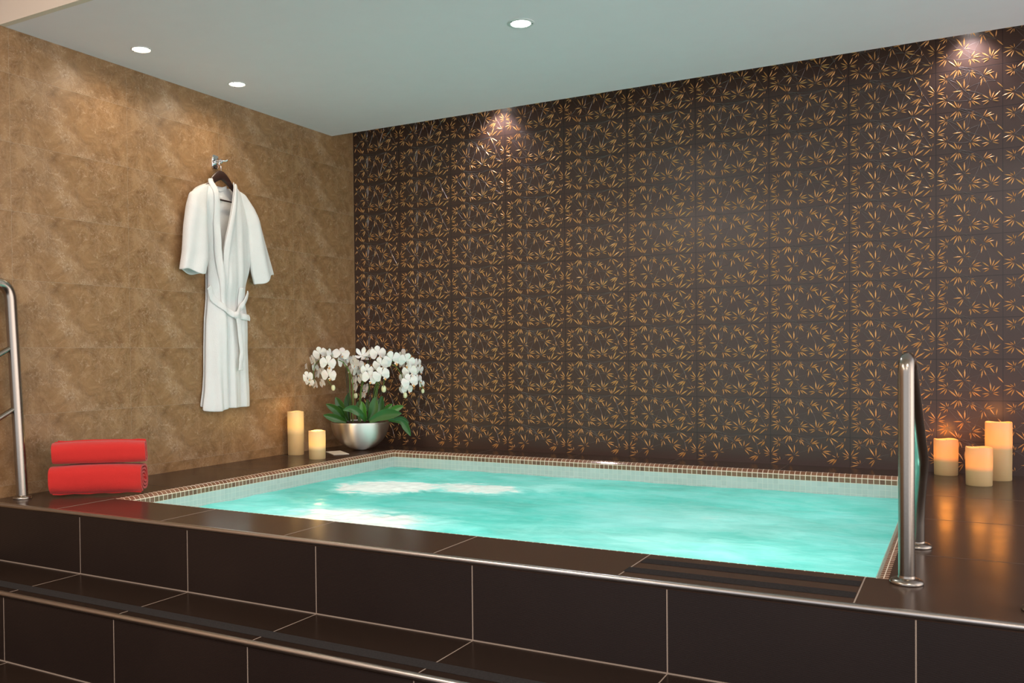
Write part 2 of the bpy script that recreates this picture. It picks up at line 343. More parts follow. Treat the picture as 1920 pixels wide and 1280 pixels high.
for cx0, cw in cols:
    for r in range(-1, 12):
        cz0 = Z0T + r * HT
        for (cu, cv), ls in CLT:
            if cu > cw + .03: continue
            for lu, lv in ls:
                if max(cu, lu) > cw + .04: continue
                xa, za, xb, zb = cx0 + cu, cz0 + cv, cx0 + lu, cz0 + lv
                if min(xa, xb) < .004 or min(za, zb) < .004 or max(za, zb) > ZT - .01 or max(xa, xb) > XR - .01: continue
                if cw < WT and max(cu, lu) > cw: continue
                b.add(*leaf_geo(xa, za, xb, zb), m=1)
        for vn in VINES:
            P = [(cx0 + u, cz0 + v) for u, v in vn]
            if min(p[0] for p in P) < .005 or min(p[1] for p in P) < .005 or max(p[1] for p in P) > ZT - .01 or max(p[0] for p in P) > min(XR, cx0 + cw) - .002: continue
            vs = []
            for i, p in enumerate(P):
                q = P[min(i + 1, 7)]; o = P[max(i - 1, 0)]; d = Vector((q[0] - o[0], q[1] - o[1])).normalized() * .0007
                vs += [(p[0] - d.y, -.0001, p[1] + d.x), (p[0], -.0012, p[1]), (p[0] + d.y, -.0001, p[1] - d.x)]
            b.add(vs, [(3 * i + k, 3 * i + k + 1, 3 * i + k + 4, 3 * i + k + 3) for i in range(7) for k in range(2)], m=2)
struct(b, 'wall_back', [M['bamboo'], M['copper'], M['vine']])

# dropped ceiling over the pool with a slot along the back wall, higher ceiling over the front room
b = MB(); b.box(0, XR, YF, YS, ZC, ZC + .1); struct(b, 'ceiling', M['ceil'])
b = MB(); b.box(0, XR, YS, .12, ZT, ZT + .05); b.box(0, XR, YS - .02, YS, ZC + .1, ZT); struct(b, 'ceiling', M['ceil'])
b = MB(); b.box(-.6, XR, YF - .03, YF, ZC, 2.72); struct(b, 'trim_3', M['beige'])
b = MB(); b.box(-.6, XR, YR, YF - .03, 2.62, 2.72); struct(b, 'ceiling', M['beige'])

# pool deck, risers, step and floor (tiles and grout lines)
G = .0035; e = .0004
b = MB()
for q in ((0, PX0, PY1, 0), (PX0, PX1, PY0, 0), (PX1, XR, PY1, 0), (0, XR, YN, PY1)): b.box(q[0], q[1], q[2], q[3], -.02, 0)
for y in (-.836, -1.442, -2.095):
    b.box(.002, PX0, y - G / 2, y + G / 2, -.001, e, 2); b.box(PX1, XR - .01, y - G / 2, y + G / 2, -.001, e, 2)
for i in range(9):
    x = .473 + .5995 * i; b.box(x - G / 2, x + G / 2, YN + .008, PY1, -.001, e, 1)
for x in (1.07, 1.67, 2.27, 2.87, 3.47): b.box(x - G / 2, x + G / 2, PY0, -.002, -.001, e, 2)
struct(b, 'pool_deck', [M['tile'], M['grout'], M['darkgrout']])
def riser(name, y, z1, z0, seams):
    b = MB(); b.box(0, XR, y, y + .06, z0, z1)
    for x in seams: b.box(x - G / 2, x + G / 2, y - e, y, z0, z1, 1)
    b.box(0, XR, y - .003, y + .001, z0, z0 + .0035, 1)
    struct(b, name, [M['rib'], M['grout']])
S = [.0335 + .5954 * i for i in range(10)]
riser('upper_step_riser', YN, -.02, ZS, S)
riser('lower_step_riser', Y2, ZS - .02, ZF, [.012 + .5985 * i for i in range(10)])
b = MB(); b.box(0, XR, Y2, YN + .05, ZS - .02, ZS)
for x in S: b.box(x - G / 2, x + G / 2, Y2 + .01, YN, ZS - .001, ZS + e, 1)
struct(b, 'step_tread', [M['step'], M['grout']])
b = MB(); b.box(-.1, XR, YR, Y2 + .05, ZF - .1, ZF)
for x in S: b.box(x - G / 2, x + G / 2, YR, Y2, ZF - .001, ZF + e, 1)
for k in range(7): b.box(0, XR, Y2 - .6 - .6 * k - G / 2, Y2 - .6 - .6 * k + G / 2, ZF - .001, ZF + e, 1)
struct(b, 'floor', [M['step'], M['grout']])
# metal edge profiles on the two step edges
for n, y, z in (('trim_1', YN, 0), ('trim_2', Y2, ZS)):
    b = MB(); pr = [(.009, .0012), (.009, -.003), (.0, -.006), (0, -.0145), (-.005, -.0145), (-.0075, -.011), (-.0075, -.004), (-.004, .0002), (0, .0014)]
    vs = [(x, y + p[0], z + p[1]) for x in (.001, XR - .001) for p in pr]; k = len(pr)
    b.add(vs, [(i, (i + 1) % k, k + (i + 1) % k, k + i) for i in range(k)] + [tuple(range(k - 1, -1, -1)), tuple(range(k, 2 * k))], smooth=True)
    struct(b, n, M['trim'])

# mosaic rim and basin: profile swept round the four sides
def ring(name, prof, vrow, mats, pitch=.0262):
    """prof: (inset, z); one mesh, uv in tiles"""
    b = MB()
    for i in range(len(prof) - 1):
        (a, za), (c, zc) = prof[i], prof[i + 1]; v0, v1 = vrow[i], vrow[i + 1]
        def cr(q): return [(PX0 + q, PY0 - q), (PX1 - q, PY0 - q), (PX1 - q, PY1 + q), (PX0 + q, PY1 + q)]
        A, B = cr(a), cr(c)
        for s in range(4):
            p0, p1 = A[s], A[(s + 1) % 4]; q0, q1 = B[s], B[(s + 1) % 4]; h = s % 2
            uvf = [(p[h] / pitch + .5, v) for p, v in ((p0, v0), (p1, v0), (q1, v1), (q0, v1))]
            b.add([p0 + (za,), p1 + (za,), q1 + (zc,), q0 + (zc,)], [(3, 2, 1, 0)], 0, [uvf[::-1]])
    return b
b = ring('rim', [(-.0, -.002), (.001, -.0008), (.013, -.0016), (.024, -.0045), (.034, -.0125), (.038, -.0175), (.038, -.043)], [.45, .5, 1, 1.45, 1.85, 2, 3], None)
struct(b, 'pool_rim', M['mosaic'])
b = ring('basin', [(.0378, -.043), (.0378, -.043 - .0262 * 4), (.0378, -.83)], [0, 4, 30], None)
b.add([(PX0 + .03, PY1 + .03, -.82), (PX1 - .03, PY1 + .03, -.82), (PX1 - .03, PY0 - .03, -.82), (PX0 + .03, PY0 - .03, -.82)], [(0, 1, 2, 3)], 0, [[(0, 0), (116, 0), (116, 82), (0, 82)]])
struct(b, 'pool_basin', M['white'])

# water: gently heaving sheet just under the rim
b = MB(); nx, ny = 150, 110; P = []
for j in range(ny + 1):
    y = PY1 + .0379 + (PY0 - PY1 - .0758) * j / ny; row = []
    for i in range(nx + 1):
        x = PX0 + .0379 + (PX1 - PX0 - .0758) * i / nx; z = -.105 + .004 * noise.noise(Vector((x * 4, y * 6, 0))) + .003 * noise.noise(Vector((x * 11, y * 14, 3)))
        for bx, by, rx, ry, s_, am in BLOBS[:3]:
            d = ((x - bx) / rx) ** 2 + ((y - by) / ry) ** 2
            if d < 1.6: z += am * math.exp(-d * 2) * (.010 + .008 * noise.noise(Vector((x * 22, y * 22, 1))))
        row.append((x, y, z))
    P.append(row)
b.grid(P); w = b.build('pool_water', M['water'])
tag(w, 'bubbling turquoise spa water with white foam patches filling the tiled pool', 'water', kind='stuff')

# grit tapes
def strip(name, x0, x1, y0, y1, z, label):
    b = MB(); b.box(x0, x1, y0, y1, z, z + .0012); tag(b.build(name, M['grip']), label, 'grip tape', 'black anti-slip tapes')
strip('anti_slip_tape', 2.878, 3.466, -2.578, -2.522, .0003, 'short black grit tape on the pool edge, nearer the water, by the steel rail')
strip('anti_slip_tape', 2.868, 3.466, -2.705, -2.648, .0003, 'short black grit tape on the pool edge, nearer the metal step edging')
strip('anti_slip_tape', .01, XR - .02, -3.038, -2.982, ZS + .0003, 'long black grit tape running along the lower step tread')

# ------------------------------------------------------------ lamps of the pool ceiling
def downlight(loc, r, re, mat, label, power, col, size, holes, cone=2.9):
    t = thing('recessed_downlight', loc, label, 'ceiling light', 'ceiling downlights'); x, y, z = loc
    b = MB(); b.lathe([(re * .98, .004), (re, -.0015), (re * 1.06, -.004), (r * .93, -.004), (r, -.0018), (r, .001)], loc, 48); b.build('trim_ring', M['white_trim'], t, loc)
    b = MB(); b.lathe([(0.0001, -.0012), (re * .99, -.0012), (re * .99, .002)], loc, 40); b.build('diffuser', mat, t, loc)
    for a in holes:
        b = MB(); q = (x + math.cos(a) * (re + r) / 2, y + math.sin(a) * (re + r) / 2, z - .0045); b.lathe([(.0001, -.001), (.003, -.001), (.003, .001)], q, 10); b.build('screw', M['black'], t, q)
    l = lamp('lamp_beam', 'SPOT', (x, y, z - .02), power, col, spot_size=cone, spot_blend=.9, shadow_soft_size=.04); l.parent = t; l.location = (0, 0, -.02)
downlight((.28, -2.1061, ZC), .047, .041, M['glowwarm'], 'small warm ceiling downlight over the wall left of the robe, nearer the cream bulkhead', 6.5, WARM, .04, (.2, 3.4))
downlight((.28, -1.4521, ZC), .047, .041, M['glowwarm'], 'small warm ceiling downlight directly above the white robe', 7.5, WARM, .04, (2.6, 5.0))
downlight((1.9839, -1.4653, ZC), .061, .043, M['glow'], 'large cool white ceiling downlight over the middle of the pool', 22, COOL, .04, (.4, 4.2))
for i, (x, l) in enumerate(((1.15, 'wall-washing downlight hidden in the ceiling slot, left bright patch of brown wall'), (3.73, 'wall-washing downlight hidden in the ceiling slot, right bright patch of brown wall'))):
    t = thing('slot_downlight', (x, -.085, 2.20), l, 'ceiling light', 'slot downlights')
    b = MB(); b.lathe([(.03, .06), (.04, .058), (.04, 0), (.034, -.002), (.033, .01)], (x, -.085, 2.20), 32); b.build('housing', M['white_trim'], t, (x, -.085, 2.20))
    b = MB(); b.lathe([(.0001, .006), (.033, .006), (.033, .012)], (x, -.085, 2.20), 32); b.build('diffuser', M['glow'], t, (x, -.085, 2.20))
    l = lamp('lamp_beam', 'SPOT', (0, 0, 0), 11, (.95, .86, .95), rot=(math.radians(6), 0, 0), spot_size=1.9, spot_blend=.8, shadow_soft_size=.03); l.parent = t; l.location = (0, 0, -.01)

# ------------------------------------------------------------ steel rails
def flange(t, x, y, z, r):
    b = MB(); b.lathe([(r * 2.05, 0), (r * 2.1, .004), (r * 1.95, .010), (r * 1.5, .0145), (r * 1.08, .016), (r * 1.02, .022)], (x, y, z), 40); b.build('flange', M['steel'], t, (x, y, z))
t = thing('pool_handrail', (3.5723, -2.4886, 0), 'curved brushed steel grab rail standing on the deck at the pool corner', 'handrail')
pts = fillet([(3.5723, -2.4886, .001), (3.5723, -2.4886, .5915), (3.5745, -2.405, .5915), (3.5915, -2.035, .27), (3.578, -1.993, .13), (3.5769, -1.9854, .001)], .055, 10)
b = MB(); b.tube(pts, .0198, 28); b.build('rail_tube', M['steel'], t)
flange(t, 3.5723, -2.4886, .0003, .0198); flange(t, 3.5769, -1.9854, .0003, .0198)
t = thing('stair_handrail', (.0981, -2.6456, 0), 'brushed steel stair railing with crossbars against the tan wall by the red towels', 'handrail', 'stair rails beside the steps')
r = .0245
pts = fillet([(.0981, -2.6456, .001), (.0560, -2.662, .957), (.052, -2.86, .93), (.056, -3.62, .36), (.07, -3.63, ZF + .002)], .085, 10)
b = MB(); b.tube(pts, r, 28); b.build('rail_tube', M['steel'], t)
for z0, z1 in ((.672, .18), (.405, -.09)):
    k = z0 / .957; x = .0981 - .0421 * k
    b = MB(); b.tube([(x, -2.6456 - .016 * k, z0), (.062, -3.6, z1)], .0115, 18); b.build('crossbar', M['steel'], t)
flange(t, .0981, -2.6456, .0003, .019); flange(t, .07, -3.63, ZF + .0003, .019)
t = thing('stair_handrail', (3.862, -2.632, 0), 'steel stair rail at the right picture edge, only its round foot flange showing', 'handrail', 'stair rails beside the steps')
pts = fillet([(3.862, -2.632, .001), (3.90, -2.66, .9), (3.91, -2.9, .87), (4.05, -3.62, .36), (4.05, -3.63, ZF + .002)], .085, 10)
b = MB(); b.tube(pts, .0198, 24); b.build('rail_tube', M['steel'], t)
flange(t, 3.862, -2.632, .0003, .0198); flange(t, 4.05, -3.63, ZF + .0003, .0198)
# ------------------------------------------------------------ candles
def candle(loc, r, h, lo, k, hot, edge, power, glow, label, grp, gcol):
    t = thing('pillar_candle', loc, label, 'candle', grp); wax = mk_wax('ivory_wax', h, lo, k, hot, edge, power)
    b = MB(); rr = r * .97
    b.lathe([(.0001, 0), (rr * .97, 0), (rr, .003), (r * .985, h * .3), (r, h * .7), (r * .995, h - .004), (r * .97, h), (r * .90, h - .001), (r * .86, h - .006), (r * .6, h - .012), (.0001, h - .014)], loc, 56)
    for i, v in enumerate(b.v):
        if v[2] - loc[2] > h * .9: b.v[i] = (v[0], v[1], v[2] + .0022 * math.sin(3 * math.atan2(v[1] - loc[1], v[0] - loc[0]) + r * 900))
    b.build('wax_body', wax, t, loc)
    b = MB(); q = (loc[0], loc[1], loc[2] + h - .014); b.tube([q, (q[0] + .001, q[1], q[2] + .008), (q[0] + .003, q[1] + .001, q[2] + .011)], .0012, 8); b.build('wick', M['black'], t, q)
    l = lamp('candle_light', 'POINT', (0, 0, 0), glow, gcol, shadow_soft_size=.03); l.parent = t; l.location = (0, 0, h + .035)
Lh, Le = (1, .50, .10), (1, .62, .28); Rh, Re = (1, .20, .0), (1, .15, .0)
candle((.0790, -.7538, 0), .0508, .2695, .56, .09, Lh, Le, .40, .1, 'tall ivory pillar candle glowing at the top, against the tan wall', 'lit candles left of the flower bowl', (1, .6, .22))
candle((.3432, -.8768, 0), .0505, .1685, .40, .09, Lh, Le, .55, .8, 'short ivory pillar candle glowing yellow, between tall candle and flower bowl', 'lit candles left of the flower bowl', (1, .6, .22))
candle((3.622, -.0935, 0), .0539, .175, .44, .07, Rh, Re, .62, .35, 'short ivory candle glowing orange, nearest the steel grab rail', 'lit candles on the right deck', (1, .32, .04))
candle((3.7589, -.4176, 0), .0544, .172, .44, .07, Rh, Re, .6, .2, 'short ivory candle glowing orange, standing in front of the other two', 'lit candles on the right deck', (1, .32, .04))
candle((3.8408, -.1903, 0), .0559, .272, .58, .05, Rh, Re, .65, .35, 'tall ivory pillar candle glowing orange, right of two short ones', 'lit candles on the right deck', (1, .32, .04))
b = MB(); v = [(.159, -.556), (.318, -.681), (.375, -.60), (.21, -.47)]
b.add([(x, y, z) for z in (.0005, .003) for x, y in v], [(3, 2, 1, 0), (4, 5, 6, 7), (0, 1, 5, 4), (1, 2, 6, 5), (2, 3, 7, 6), (3, 0, 4, 7)])
tag(b.build('paper_card', M['card'], None, (.26, -.58, 0)), 'small blank cream card lying flat on the deck in front of the flower bowl', 'card')

# ------------------------------------------------------------ rolled red towels
def towel(c, ang, L, w, h, label, seed, flapdir, nt, nb):
    t = thing('rolled_towel', c, label, 'towel', 'rolled red towels'); rnd = random.Random(seed)
    ca, sa = math.cos(ang), math.sin(ang); b = MB(); turns = 3.6; N = 150; th = .0115
    # spiral centre line; squashed roll, thick terry sheet
    cl = []
    for i in range(N + 1):
        q = i / N; a = q * turns * 2 * math.pi + flapdir; rr = .10 + .86 * q
        cl.append((math.cos(a) * rr, math.sin(a) * rr))
    def sq(p):
        x, y = p; q = nt if y > 0 else nb; n = (abs(x) ** q + abs(y) ** q) ** (1 / q) or 1e-6; m = math.hypot(x, y); s = m / n
        return x * s, y * s
    rows = []; ns = 36
    for j in range(ns + 1):
        s = (j / ns - .5) * L; row = []; endw = 1 - .05 * abs(2 * j / ns - 1) ** 4
        for side in (1, -1):
            rng = range(N + 1) if side == 1 else range(N, -1, -1)
            for i in rng:
                q = i / N; x, y = sq(cl[i]); m = math.hypot(x, y); k = (m + side * .075) / m
                wob = 1 + .020 * noise.noise(Vector((s * 9, x * 2 + seed, y * 2))) + .012 * noise.noise(Vector((s * 26, x * 5 + seed, y * 5)))
                X = x * k * w / 2 * wob * endw * .94; Z = y * k * h / 2 * wob * endw * .94
                if q > .9 or True: ss = s + .006 * math.sin(q * 22 + seed) * (abs(s) / (L / 2)) ** 8
                zz = max(Z + h / 2, .001)
                sag = .006 * math.sin((s / L + .5) * math.pi) * (zz / h)
                row.append((c[0] + ca * ss - sa * X, c[1] + sa * ss + ca * X, c[2] + zz + sag))
        rows.append(row)
    b.grid(rows, closed=True); n = len(rows[0])
    for off, fl in ((0, 0), (ns * n, 1)):
        fs = []
        for i in range(N):
            f = (off + i, off + i + 1, off + n - 2 - i, off + n - 1 - i); fs.append(f if fl else f[::-1])
        b.add([], []); base = 0
        for f in fs: b.f.append(list(f)); b.m.append(0); b.sm.append(False)
    b.build('terry_roll', M['red'], t, c)
    # hem line at the loose edge
    x, y = sq(cl[-1]); b = MB(); pts = []
    for j in range(13):
        s = (j / 12 - .5) * L * .96; X = x * w / 2 * .985; Z = y * h / 2 * .985
        pts.append((c[0] + ca * s - sa * X, c[1] + sa * s + ca * X, c[2] + max(Z + h / 2, .008) + .002 * math.sin(j * 1.7 + seed)))
    b.tube(pts, .0032, 8); b.build('hem', M['red'], t)
A = math.atan2(.2435, .290)
nx_, ny_ = -math.sin(A), math.cos(A)
towel((.334 + nx_ * .046, -2.440 + ny_ * .046, .0008), A, .392, .168, .142, 'rolled red towel lying on the dark deck, bottom one of the pair', 3, .33, 3.6, 2.6)
towel((.338 + nx_ * .052, -2.439 + ny_ * .052, .1345), A, .398, .152, .116, 'rolled red towel stacked on top of another by the tan wall', 8, -2.9, 2.5, 3.8)

# ------------------------------------------------------------ robe, hanger, hook
RB = {"bodyL":[[-1.494,1.475],[-1.464,1.357],[-1.434,1.209],[-1.436,1.105],[-1.439,0.94],[-1.454,0.821],[-1.461,0.672],[-1.464,0.523],[-1.473,0.434],[-1.491,0.34]],"bodyR":[[-1.092,1.478],[-1.075,1.369],[-1.073,1.243],[-1.099,1.114],[-1.132,1.018],[-1.13,0.924],[-1.118,0.83],[-1.126,0.672],[-1.118,0.578],[-1.107,0.451],[-1.105,0.321]],"shL":[[-1.378,1.63],[-1.408,1.596],[-1.51,1.553],[-1.566,1.515]],"shR":[[-1.246,1.621],[-1.199,1.586],[-1.146,1.559],[-1.092,1.53]],"vL":[[-1.423,1.609],[-1.409,1.495],[-1.402,1.416],[-1.392,1.298],[-1.378,1.15],[-1.356,1.002],[-1.346,0.882],[-1.345,0.701],[-1.348,0.52],[-1.344,0.315]],"vR":[[-1.283,1.599],[-1.298,1.491],[-1.321,1.397],[-1.344,1.304],[-1.363,1.182],[-1.372,0.941],[-1.377,0.701],[-1.384,0.326]],"slL":[[-1.514,1.553],[-1.593,1.506],[-1.614,1.434],[-1.635,1.331],[-1.649,1.187],[-1.67,1.085]],"slR":[[-1.459,1.573],[-1.482,1.452],[-1.488,1.348],[-1.477,1.243],[-1.471,1.143],[-1.489,1.066]],"srL":[[-1.212,1.573],[-1.165,1.455],[-1.132,1.329],[-1.12,1.205],[-1.1,1.097],[-1.078,1.032]],"srR":[[-1.153,1.551],[-1.087,1.488],[-1.046,1.427],[-1.006,1.327],[-0.97,1.234],[-0.924,1.112]],"belt1":[[-1.446,0.99],[-1.439,0.957],[-1.413,0.924],[-1.371,0.89],[-1.309,0.85]],"belt2":[[-1.292,0.847],[-1.24,0.895],[-1.179,0.951],[-1.143,0.992]],"belt3":[[-1.291,0.853],[-1.217,0.844],[-1.137,0.838]],"tail":[[-1.292,0.835],[-1.284,0.777],[-1.277,0.701],[-1.269,0.64],[-1.284,0.58],[-1.284,0.537]],"knot":[[-1.296,0.85]],"pocket":[[-1.277,1.009],[-1.206,1.007],[-1.213,0.881],[-1.279,0.872]],"fold":[[-1.422,0.849],[-1.46,0.759],[-1.483,0.641],[-1.497,0.524],[-1.495,0.435],[-1.485,0.341]],"hanger":[[-1.355,1.591],[-1.324,1.663],[-1.257,1.592],[-1.365,1.506],[-1.263,1.508],[-1.327,1.732],[-1.305,1.766],[-1.361,1.687],[-1.254,1.739],[-1.352,1.718]]}
def lerpc(c, t):
    """polyline (y,z) by fraction of z-length"""
    n = len(c) - 1; q = t * n; i = min(int(q), n - 1); f = q - i
    return c[i][0] + (c[i + 1][0] - c[i][0]) * f, c[i][1] + (c[i + 1][1] - c[i][1]) * f
def at_z(c, z):
    for i in range(len(c) - 1):
        a, b_ = c[i], c[i + 1]
        if (a[1] >= z >= b_[1]): return a[0] + (b_[0] - a[0]) * ((a[1] - z) / max(1e-6, a[1] - b_[1]))
    return c[0][0] if z > c[0][1] else c[-1][0]
def sheet(name, rows, mat, parent, th=.005, org=(.06, -1.34, 1.0)):
    b = MB(); b.grid(rows); o = b.build(name, mat, parent, org)
    if th:
        m = o.modifiers.new('thickness', 'SOLIDIFY'); m.thickness = th; m.offset = 0
    m = o.modifiers.new('smooth', 'SUBSURF'); m.levels = m.render_levels = 1; return o
ORG = (.05, -1.342, 1.66)
robe = thing('bathrobe', ORG, 'white waffle bathrobe with tied belt hanging from the wall hook on the tan wall', 'robe')
left_edge = [RB['shL'][0], RB['shL'][1], RB['shL'][2], (-1.545, 1.51)] + [tuple(p) for p in RB['bodyL'][1:]]
right_edge = [RB['shR'][0], RB['shR'][1], RB['shR'][2], (-1.13, 1.50)] + [tuple(p) for p in RB['bodyR'][1:]]
def xbody(y, z, l, r, front):
    u = min(1, max(0, (y - l) / max(.01, r - l))); bulge = math.sin(math.pi * u) ** .55
    low = max(0, min(1, (1.45 - z) / 1.1)); belt = math.exp(-((z - .93) / .07) ** 2)
    fold = (.010 * math.sin(y * 62 + 3 * noise.noise(Vector((y * 4, z * 1.2, 0)))) + .006 * math.sin(y * 120 + z * 3)) * (.25 + .9 * low) * (1 - .4 * belt)
    dep = .004 + .072 * bulge * (1 - .25 * belt)
    return (.014 + dep + fold * bulge + .006 * noise.noise(Vector((y * 9, z * 5, 2)))) if front else .010 + .008 * bulge
def panel(name, le, re_, ztop, zbot, front, lift, nr=64, nc=22, hem=0):
    rows = []
    for j in range(nr + 1):
        z = ztop + (zbot - ztop) * j / nr; l = at_z(le, z); r = at_z(re_, z); row = []
        if r < l + .004: r = l + .004
        L_, R_ = at_z(left_edge, z), at_z(right_edge, z)
        for i in range(nc + 1):
            y = l + (r - l) * i / nc; zz = z
            if hem: zz = z + (hem(y) if callable(hem) else 0) * (j / nr) ** 12
            row.append((max(.008, xbody(y, z, L_, R_, front) + lift), y, zz))
        rows.append(row)
    return sheet(name, rows, M['robe'], robe, .005, ORG)
panel('back_panel', [(-1.41, 1.60), (-1.44, 1.585)] + left_edge[2:], [(-1.28, 1.60), (-1.24, 1.585)] + right_edge[2:], 1.585, .335, False, 0)
vL = [tuple(p) for p in RB['vL']]; vR = [tuple(p) for p in RB['vR']]
panel('right_front_panel', vR, right_edge, 1.612, .322, True, -.004)
panel('left_front_panel', left_edge, vL, 1.62, .325, True, .009, hem=lambda y: -.018 * math.sin(max(0, min(1, (y + 1.53) / .2)) * math.pi))
def sleeve(name, lc, rc, xb, dep, seed):
    rows = []; nr = 30; n = 26
    for j in range(nr + 1):
        t_ = j / nr; l = lerpc(lc, t_); r = lerpc(rc, t_); row = []; s = min(1, .25 + t_ * 2.2)
        for k in range(n):
            a = 2 * math.pi * k / n; u = .5 - .5 * math.cos(a); d = math.sin(a)
            wv = .012 * math.sin(u * 9 + seed + t_ * 2) * t_ * (1 if d > 0 else .3)
            x = xb + dep * s * d * .5 + (wv if d > 0 else 0)
            y = l[0] + (r[0] - l[0]) * u; z = l[1] + (r[1] - l[1]) * u
            if j == nr: z += .01 * math.sin(u * 8 + seed)
            row.append((max(.006, x), y, z))
        rows.append(row)
    b = MB(); b.grid(rows, closed=True)
    o = b.build(name, M['robe'], robe, ORG); m = o.modifiers.new('thickness', 'SOLIDIFY'); m.thickness = .005; m.offset = 0
    m = o.modifiers.new('smooth', 'SUBSURF'); m.levels = m.render_levels = 1
    n = len(rows[0]); o.data.update(); return o
sleeve('sleeve', [tuple(p) for p in RB['slL']], [tuple(p) for p in RB['slR']], .062, .085, 0)
sleeve('sleeve', [tuple(p) for p in RB['srL']], [tuple(p) for p in RB['srR']], .055, .075, 2)
def ribbon(pts, w, lift, name, nseg=4, mat='robe', xs=None, par=None):
    """flat band following (y,z) points just in front of the cloth"""
    P = smooth_curve([(0, p[0], p[1]) for p in pts], 5); rows = []
    for i, p in enumerate(P):
        a = P[max(i - 1, 0)]; c = P[min(i + 1, len(P) - 1)]; d = (c - a).normalized(); nrm = Vector((0, -d.z, d.y)); ww = w(i / (len(P) - 1)) if callable(w) else w; row = []
        for k in range(nseg + 1):
            s = (k / nseg - .5) * ww; q = p + nrm * s; L_, R_ = at_z(left_edge, q.z), at_z(right_edge, q.z)
            row.append((max(.012, xbody(min(max(q.y, L_ + .01), R_ - .01), q.z, L_, R_, True) + lift + .005 * math.cos(math.pi * (k / nseg - .5))), q.y, q.z))
        rows.append(row)
    return sheet(name, rows, M[mat], par or robe, .006, ORG)
ribbon([(p[0] - .016, p[1]) for p in vL[:7]], .036, .016, 'collar')
ribbon([(p[0] + .017, p[1]) for p in vR[:6]], .036, .006, 'collar')
# collar at the back of the neck and loop label
b = MB(); rows = []
for i in range(13):
    u = i / 12; y = -1.405 + .135 * u; s = math.sin(math.pi * u)
    rows.append([(.022, y, 1.600 - .022 * s + h) for h in (0, -.012, -.026)])
sheet('back_collar', rows, M['robe'], robe, .006, ORG)
b = MB(); b.box(.030, .033, -1.348, -1.318, 1.520, 1.532); b.build('neck_label', M['label'], robe, ORG)
belt = ribbon([(-1.458, 1.006)] + RB['belt1'], lambda t: .036, .020, 'belt')
ribbon(RB['belt2'], .030, .016, 'belt')
ribbon(RB['belt3'], .036, .014, 'belt')
ribbon(RB['tail'], lambda t: .036 if t < .8 else .024 + (t - .8) * .13, .026, 'belt_tail')
b = MB(); ky, kz = RB['knot'][0]; vs = []
for i in range(13):
    for k in range(20):
        a = math.pi * i / 12; q = 2 * math.pi * k / 20; rr = 1 + .12 * math.sin(3 * q + 2 * a)
        vs.append((.108 + .019 * math.sin(a) * math.cos(q) * rr, ky + .026 * math.sin(a) * math.sin(q) * rr, kz + .022 * math.cos(a)))
b.add(vs, [(i * 20 + k, i * 20 + (k + 1) % 20, (i + 1) * 20 + (k + 1) % 20, (i + 1) * 20 + k) for i in range(12) for k in range(20)], smooth=True)
b.build('belt_knot', M['robe'], robe, ORG)
rows = []
for j in range(7):
    z = 1.012 - .12 * j / 6; row = []
    for i in range(7):
        y = -1.243 + .066 * i / 6; row.append((xbody(y, z, at_z(left_edge, z), at_z(right_edge, z), True) + .005, y, z))
    rows.append(row)
sheet('pocket', rows, M['robe'], robe, .005, ORG)
# hanger
hg = thing('clothes_hanger', (.045, -1.339, 1.655), 'dark wooden hanger with wire hook holding up the white robe', 'hanger')
pts = [(.045, -1.56, 1.508), (.045, -1.50, 1.535), (.045, -1.43, 1.580), (.045, -1.385, 1.622), (.045, -1.339, 1.643), (.045, -1.29, 1.618), (.045, -1.24, 1.575), (.045, -1.18, 1.530), (.045, -1.14, 1.506)]
P = smooth_curve(pts, 5); b = MB(); n = len(P)
b.tube(P, [.009 + .018 * math.exp(-((p.y + 1.339) / .09) ** 2) for p in P], 14, flat=1.0, up=(0, 0, 1))
b.v = [(.045 + (x - .045) * .42, y, z) for x, y, z in b.v]
b.build('shoulder_bar', M['wood'], hg)
b = MB(); b.tube([(.045, -1.52, 1.508), (.045, -1.16, 1.500)], .005, 10); b.build('trouser_bar', M['wood'], hg)
b = MB(); hp = [(.045, -1.339, 1.655), (.045, -1.339, 1.690), (.045, -1.352, 1.705), (.045, -1.352, 1.722), (.045, -1.339, 1.735), (.045, -1.326, 1.724), (.045, -1.325, 1.716)]
b.tube(smooth_curve(hp, 6), .0017, 8); b.build('wire_hook', M['chrome'], hg)
# wall hook
hk = thing('wall_hook', (0, -1.335, 1.722), 'chrome wall hook with rounded plate and two pegs above the robe', 'hook')
b = MB(); n = 40; prof = []
for k in range(n):
    a = 2 * math.pi * k / n; ca_, sa_ = math.cos(a), math.sin(a); s = 1 / (abs(ca_) ** 4 + abs(sa_) ** 4) ** .25
    prof.append((.026 * ca_ * s, .040 * sa_ * s))
rings = [(0.0005, 1), (.009, 1), (.013, .9), (.014, .01)]
vs = [(x, -1.345 + p[0] * q, 1.722 + p[1] * q) for x, q in rings for p in prof]
b.add(vs, [(i * n + k, i * n + (k + 1) % n, (i + 1) * n + (k + 1) % n, (i + 1) * n + k) for i in range(3) for k in range(n)], smooth=True); b.build('plate', M['chrome'], hk)
for dy, nm in ((.022, 'peg'), (-.012, 'peg')):
    b = MB(); b.tube(smooth_curve([(.012, -1.343, 1.727), (.038, -1.343 + dy * .4, 1.726), (.058, -1.343 + dy * 1.3, 1.728), (.066, -1.343 + dy * 1.6, 1.734)] if dy > 0 else [(.012, -1.348, 1.713), (.034, -1.346, 1.711), (.052, -1.344, 1.713), (.058, -1.343, 1.722)], 5), [.007] * 6 + [.0055] * 10, 14); b.build(nm, M['chrome'], hk)

